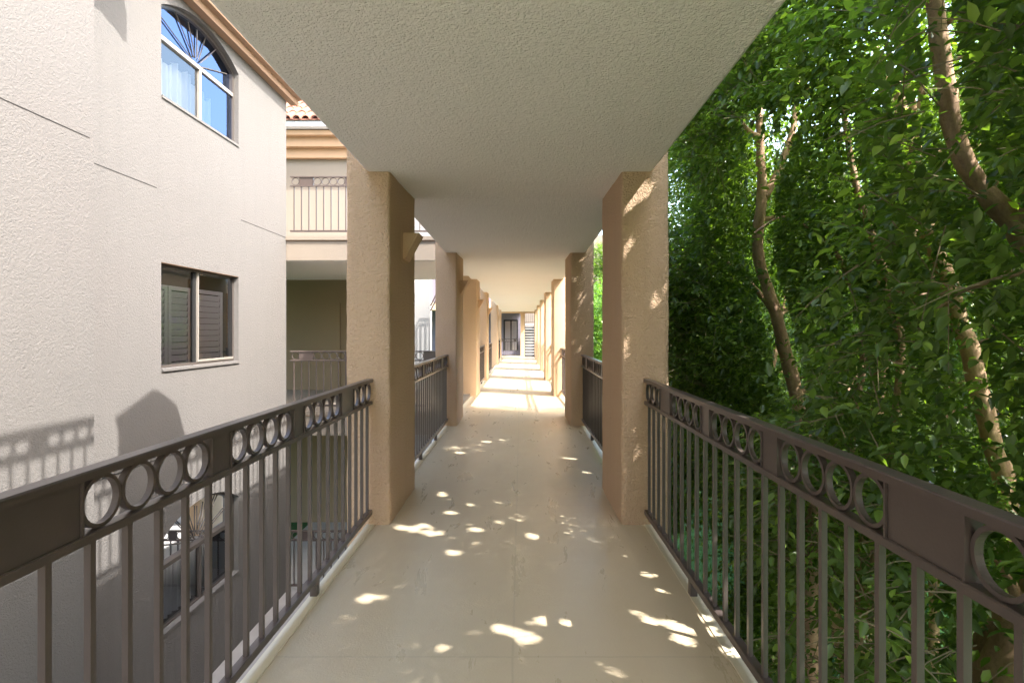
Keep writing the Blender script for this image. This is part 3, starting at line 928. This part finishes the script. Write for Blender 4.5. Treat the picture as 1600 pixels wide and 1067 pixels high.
fig = 'row of fig trees beside the walkway'
y1 = 5.5
tree('fig_tree', (px(1268, 1000, y1).x, y1, GZ), 'fig tree with a slim forked leaning trunk, just right of the nearest right pillar', fig,
     [[(V3(px(1268, 0, y1).x + .05, y1, GZ), .10), (px(1268, 1000, y1), .072), (px(1269, 850, y1), .07), (px(1262, 720, y1), .065), (px(1240, 605, y1), .068), (px(1213, 490, y1), .062), (px(1186, 400, y1), .055), (px(1190, 300, y1), .05), (px(1187, 195, y1), .036), (px(1192, 120, y1 + .2), .02)],
      [(px(1193, 310, y1), .045), (px(1222, 255, y1 + .05), .036), (px(1243, 175, y1 + .1), .030), (px(1250, 60, y1 + .3), .018)],
      [(px(1187, 215, y1), .03), (px(1170, 205, y1 - .1), .026), (px(1146, 178, y1 - .15), .02)],
      [(px(1215, 495, y1), .03), (px(1160, 430, y1 + .3), .024), (px(1090, 378, y1 + .6), .014)],
      [(px(1245, 620, y1), .03), (px(1300, 560, y1 + .3), .024), (px(1265, 470, y1 + .5), .016)]],
     [(3.0, 5.7, 1.2, 1.35, 1.7, 1.9), (2.9, 5.4, 3.4, 1.2, 1.6, 1.6), (3.5, 5.9, 4.2, 1.4, 1.8, 1.0), (2.9, 6.4, .1, 1.1, 1.2, 1.0), (4.4, 5.4, 2.2, 1.4, 1.7, 2.6)],
     3100, .064, seed=3, xmin=face_edge, skin=(6000, 4.9, 6.8, -1.3, 5.2))
y2 = 4.4
tree('fig_tree', (px(1350, 1067, 4.7).x, 4.7, GZ), 'multi stemmed fig tree mid row, several thin stems seen between railing balusters', fig,
     [[(V3(px(1352, 0, 4.7).x, 4.7, GZ), .11), (px(1348, 1000, 4.7), .075), (px(1354, 860, 4.7), .07), (px(1362, 700, 4.7), .055), (px(1385, 520, 4.6), .05), (px(1430, 330, 4.6), .045), (px(1425, 180, 4.7), .04), (px(1405, 40, 4.8), .03), (px(1400, -120, 4.9), .02)],
      [(px(1330, 1067, 4.9), .07), (px(1305, 965, 4.9), .055), (px(1285, 850, 5), .04), (px(1290, 700, 5.1), .03)],
      [(px(1325, 1030, 4.9), .05), (px(1375, 950, 5.0), .045), (px(1425, 900, 5.1), .035), (px(1480, 820, 5.2), .02)],
      [(px(1430, 300, 4.6), .035), (px(1395, 170, 4.5), .03), (px(1365, 70, 4.5), .02)],
      [(px(1428, 260, 4.6), .03), (px(1440, 130, 4.5), .026), (px(1420, 10, 4.5), .02)],
      [(px(1348, 1000, 4.7), .04), (px(1385, 760, 4.3), .034), (px(1405, 520, 4.1), .03), (px(1340, 300, 4.2), .026), (px(1310, 120, 4.3), .016)],
      [(px(1354, 860, 4.7), .04), (px(1330, 700, 4.4), .032), (px(1350, 520, 4.3), .026), (px(1300, 380, 4.3), .018)],
      [(px(1458, 1067, 4.3), .04), (px(1460, 900, 4.3), .038), (px(1470, 740, 4.4), .03), (px(1480, 600, 4.5), .02)]],
     [(3.0, 4.3, 1.3, 1.3, 1.4, 1.7), (2.9, 4.0, 3.2, 1.2, 1.5, 1.6), (3.5, 4.2, 4.2, 1.4, 1.8, 1.0), (3.0, 4.5, -.4, 1.0, 1.2, 1.0), (4.4, 3.9, 2.0, 1.4, 1.8, 2.6)],
     3100, .065, seed=7, xmin=face_edge, skin=(6000, 3.3, 5.2, -1.5, 5.0))
tree('fig_tree', (2.9, 3.0, GZ), 'fig tree at the right edge with a thick pale trunk leaning left', fig,
     [[(V3(2.75, 2.7, GZ), .17), (px(1560, 1120, 2.75), .12), (px(1620, 930, 2.8), .10), (px(1665, 700, 2.9), .075), (px(1640, 480, 3.0), .07), (px(1597, 372, 3.05), .062), (px(1545, 305, 3.1), .055), (px(1503, 245, 3.1), .050), (px(1481, 160, 3.1), .048), (px(1466, 60, 3.1), .046), (px(1455, -60, 3.1), .04), (px(1450, -260, 3.2), .025)],
      [(px(1545, 1100, 2.7), .09), (px(1585, 1000, 2.65), .075), (px(1680, 880, 2.6), .06)],
      [(px(1610, 400, 3.05), .05), (px(1604, 300, 3.0), .035), (px(1612, 180, 3.0), .02)],
      [(px(1575, 1067, 3.9), .07), (px(1572, 780, 4.05), .065), (px(1552, 700, 4.1), .065), (px(1530, 610, 4.1), .064), (px(1505, 520, 4.1), .062), (px(1480, 435, 4.1), .062), (px(1452, 370, 4.1), .056), (px(1440, 290, 4.1), .045), (px(1400, 130, 4.2), .03)],
      [(px(1640, 415, 2.5), .016), (px(1590, 428, 2.5), .013), (px(1500, 456, 2.5), .010), (px(1450, 500, 2.5), .006)],
      [(px(1500, 456, 2.5), .008), (px(1440, 460, 2.5), .006), (px(1380, 452, 2.5), .004)],
      [(px(1640, 470, 2.5), .018), (px(1580, 520, 2.55), .013), (px(1530, 535, 2.6), .008)],
      [(px(1478, 40, 3.1), .016), (px(1503, 10, 3.0), .012), (px(1520, -30, 3.0), .008)]],
     [(2.75, 2.6, 1.3, 1.1, 1.4, 1.7), (2.7, 2.5, 3.2, 1.1, 1.5, 1.7), (3.5, 2.6, 4.2, 1.4, 1.8, 1.0), (2.8, 2.9, -.6, .9, 1.2, 1.0), (4.2, 2.4, 2.0, 1.4, 1.8, 2.6)],
     3100, .066, seed=13, xmin=face_edge, skin=(6000, 1.5, 3.5, -1.5, 4.8))
tree('fig_tree', (3.4, 7.3, GZ), 'fig tree behind the nearest right pillar, its thin twin stems low above the railing', fig,
     [[(V3(3.4, 7.3, GZ), .10), (V3(3.25, 7.2, -1.2), .075), (px(1190, 690, 7.0), .06), (px(1130, 600, 6.9), .045), (px(1085, 520, 6.9), .03), (px(1060, 430, 7), .015)],
      [(V3(3.25, 7.2, -1.2), .07), (px(1175, 620, 7.1), .05), (px(1150, 480, 7.2), .04), (px(1120, 300, 7.3), .03), (px(1090, 160, 7.4), .02)],
      [(px(1180, 680, 7), .035), (px(1210, 560, 7.1), .03), (px(1235, 400, 7.2), .02)]],
     [(3.1, 7.4, 1.3, 1.3, 1.3, 1.8), (3.0, 7.2, 3.4, 1.2, 1.3, 1.6), (3.5, 7.1, 4.2, 1.4, 1.8, 1.0), (3.2, 7.5, -.2, 1.1, 1.2, 1.0), (4.4, 7.0, 2.0, 1.4, 1.6, 2.4)],
     3100, .064, seed=21, xmin=face_edge, skin=(4000, 6.6, 8.4, -1.2, 5.2))
tree('fig_tree', (3.0, .6, GZ), 'nearest fig tree of the row, only its outermost leaves showing at the right edge', fig,
     [[(V3(3.0, .6, GZ), .14), (V3(2.95, .6, -.8), .10), (V3(2.8, .5, 1.2), .08), (V3(2.7, .4, 3.4), .05), (V3(2.8, .2, 5.4), .02)]],
     [(2.8, .7, 1.5, 1.1, 1.5, 1.9), (2.8, .4, 3.4, 1.2, 1.6, 1.7), (3.5, .3, 4.2, 1.4, 1.8, 1.1), (4.3, .2, 2.2, 1.4, 1.8, 2.4)],
     5500, .080, seed=27, xmin=face_edge, skin=(900, .3, 1.7, -1.5, 5))
tree('fig_tree', (3.4, -1.6, GZ), 'fig tree of the row standing off right of the viewpoint, shading the near floor', fig,
     [[(V3(3.4, -1.6, GZ), .14), (V3(3.3, -1.6, -.8), .10), (V3(3.2, -1.6, 1.2), .08), (V3(3.2, -1.7, 3.4), .05), (V3(3.3, -1.8, 5.4), .02)]],
     [(3.2, -1.5, 3.0, 1.3, 1.7, 2.0), (4.0, -1.6, 5.0, 1.7, 1.8, 1.6), (4.4, -1.6, 2.6, 1.4, 1.7, 2.4)],
     4500, .085, seed=31, xmin=face_edge, autolimbs=6)
# the second row behind: fills the depth of the grove
back = 'darker trees standing behind the fig row'
for i, (x, y, lab) in enumerate(((7.0, 4.2, 'dark broad tree behind the fig row toward the right edge'), (7.3, 7.6, 'dark broad tree behind the fig row, seen past the forked trunk'),
                                 (7.2, 11.2, 'dark broad tree behind the fig row, seen just right of the nearest right pillar'), (11.5, 9.5, 'tall dark tree at the back of the grove'),
                                 (6.3, 15.2, 'rounded dark tree farther along the lawn, left of the nearest right pillar'))):
    rr = random.Random(i)
    tz = 4.4 if i < 3 else (5.4 if i == 3 else 3.0)
    tree('shade_tree', (x, y, GZ), lab, back,
         [[(V3(x, y, GZ), .15), (V3(x - .1, y, -1), .11), (V3(x - .2, y + .1, 1.0), .08), (V3(x, y, tz - 1), .04)],
          [(V3(x - .1, y, -1), .08), (V3(x - .7, y - .4, .8), .05), (V3(x - .9, y - .5, 2.6), .03)],
          [(V3(x - .1, y, -1), .08), (V3(x + .6, y + .6, .9), .05), (V3(x + .8, y + .8, 2.6), .03)]],
         [(x - .2, y, 1.6, 1.7, 1.9, 2.0), (x, y + .2, tz - .6, 1.6, 1.9, 1.7), (x - .6, y - .9, .2, 1.1, 1.2, 1.3), (x + .6, y + .8, .2, 1.2, 1.2, 1.4)],
         4800, .115, seed=40 + i, autolimbs=8)
for i, (x, y, lab) in enumerate(((9.6, 17.5, 'added sky blocking dark tree on the far side of the lawn, left of the rounded dark tree'), (8.4, 22.0, 'added sky blocking dark tree far along the lawn behind the right pillars'),  # extra lawn trees, added to block sky light from the far walkway
                                 (8.8, 27.5, 'farthest added sky blocking dark lawn tree behind the sunlit hedge'))):
    tree('shade_tree', (x, y, GZ), lab, back, [[(V3(x, y, GZ), .15), (V3(x - .1, y, -1), .11), (V3(x - .2, y + .1, 1.0), .08), (V3(x, y, 3.6), .04)]],
         [(x, y, 1.4, 1.9, 2.6, 2.2), (x, y, 3.9, 1.7, 2.4, 1.8), (x - .4, y + 1, -.4, 1.4, 1.6, 1.4)], 3000, .14, seed=80 + i, autolimbs=6)
tree('shade_tree', (5.2, 35, GZ), 'tall dark tree far off, its top against the sky between the first two right pillars', back,
     [[(V3(5.2, 35, GZ), .2), (V3(5.2, 35, 1), .15), (V3(5.1, 35, 5), .06)]],
     [(5.3, 35, 4.6, 1.5, 1.6, 1.6), (5.4, 35, 6.0, 1.0, 1.2, .9)], 1500, .14, seed=77, autolimbs=6)
# sunlit hedge beyond
for i, (x, y) in enumerate(((4.0, 26.5), (4.3, 29.5))):
    tree('hedge_tree', (x, y, GZ), ['bright sunlit green hedge tree seen between the first two right pillars', 'farther sunlit hedge tree behind the bright hedge tree'][i], 'sunlit hedge trees',
         [[(V3(x, y, GZ), .12), (V3(x, y, 0), .09), (V3(x, y, 2.5), .03)]],
         [(x, y, -.8, 1.0, 1.6, 1.6), (x + .1, y, 1.0, 1.05, 1.7, 1.8), (x, y + .2, 2.4, .95, 1.5, 1.4)], 2300, .13, 'leaf_sun', seed=60 + i, autolimbs=6, bright=.1)

# lawn blades: uncountable ground cover
N = 26000
r_ = np.random.default_rng(99)
gx = r_.uniform(1.35, 9.5, N); gy = 2.5 + 14 * r_.random(N) ** 1.2
h = r_.uniform(.05, .10, N); a = r_.uniform(0, 6.283, N)
b0 = np.stack([gx, gy, np.full(N, GZ)], 1)
wv = np.stack([np.cos(a), np.sin(a), np.zeros(N)], 1) * .010
tp = np.stack([r_.normal(0, .02, N), r_.normal(0, .02, N), h], 1)
Vg = np.stack([b0 - wv, b0 - wv * .9 + tp * .4, b0 - wv * .5 + tp * .75, b0 + tp, b0 + wv * .5 + tp * .75, b0 + wv], 1)
me = leaf_mesh('grass', Vg, r_.random(N), 'grass')
go = bpy.data.objects.new('grass', me); COL.objects.link(go); tag(go, 'short green lawn grass under the fig trees', 'grass', kind='stuff')

# building across the drive, glimpsed through the leaves
nb = thing('neighbour_building', (17, 12, GZ), 'pale grey building glimpsed through gaps in the fig leaves', 'building')
MB().box(16, 16.4, -20, 44, GZ, 6.2).build('wall', 'lilac', nb)  # wall carried up a storey to block low sky light
MB().box(15.7, 16.7, -20, 44, 6.202, 6.5).build('parapet', 'white', nb)
for i in range(6):
    y = 2 + i * 4
    wn = MB().box(15.97, 15.998, y, y + 1.6, -.8, .6).build('window', 'alu', nb)
    MB().quad((15.96, y + .06, -.74), (15.96, y + 1.54, -.74), (15.96, y + 1.54, .54), (15.96, y + .06, .54)).build('pane', 'glass_blue', wn)

# ------------------------------------------------------------------ light, sky, camera
w = bpy.data.worlds.new('World'); scene.world = w; w.use_nodes = True
nt = w.node_tree
sky = nt.nodes.new('ShaderNodeTexSky'); sky.sky_type = 'NISHITA'; sky.sun_disc = False
elev = math.atan2(1, math.hypot(SX, SY))
sky.sun_elevation = elev; sky.sun_rotation = math.atan2(SX, -SY)
sky.air_density = 1.6; sky.dust_density = 5.0; sky.ozone_density = 2.5
bg = nt.nodes['Background']; bg.inputs['Strength'].default_value = .15
nt.links.new(sky.outputs[0], bg.inputs['Color'])
sl = bpy.data.lights.new('sun', 'SUN'); sl.energy = 2.0; sl.angle = R(.5); sl.color = (1, .96, .91)
so = bpy.data.objects.new('sun', sl); COL.objects.link(so)
so.rotation_euler = SUN.to_track_quat('Z', 'Y').to_euler()

cam = bpy.data.cameras.new('camera'); co_ = bpy.data.objects.new('camera', cam); COL.objects.link(co_)
co_.location = (0, 0, 1.4); co_.rotation_euler = (R(90), 0, 0)
cam.sensor_width = 36; cam.lens = F / 1600 * 36
cam.shift_x = -14 / 1600; cam.shift_y = -16.5 / 1600
cam.clip_start = .05; cam.clip_end = 600
scene.camera = co_
vs = scene.view_settings
vs.view_transform = 'Standard'; vs.look = 'None'; vs.gamma = 1; vs.exposure = 3.0; vs.use_curve_mapping = False
scene.cycles.max_bounces = 10; scene.cycles.diffuse_bounces = 6; scene.cycles.transparent_max_bounces = 16
scene.cycles.use_denoising = True
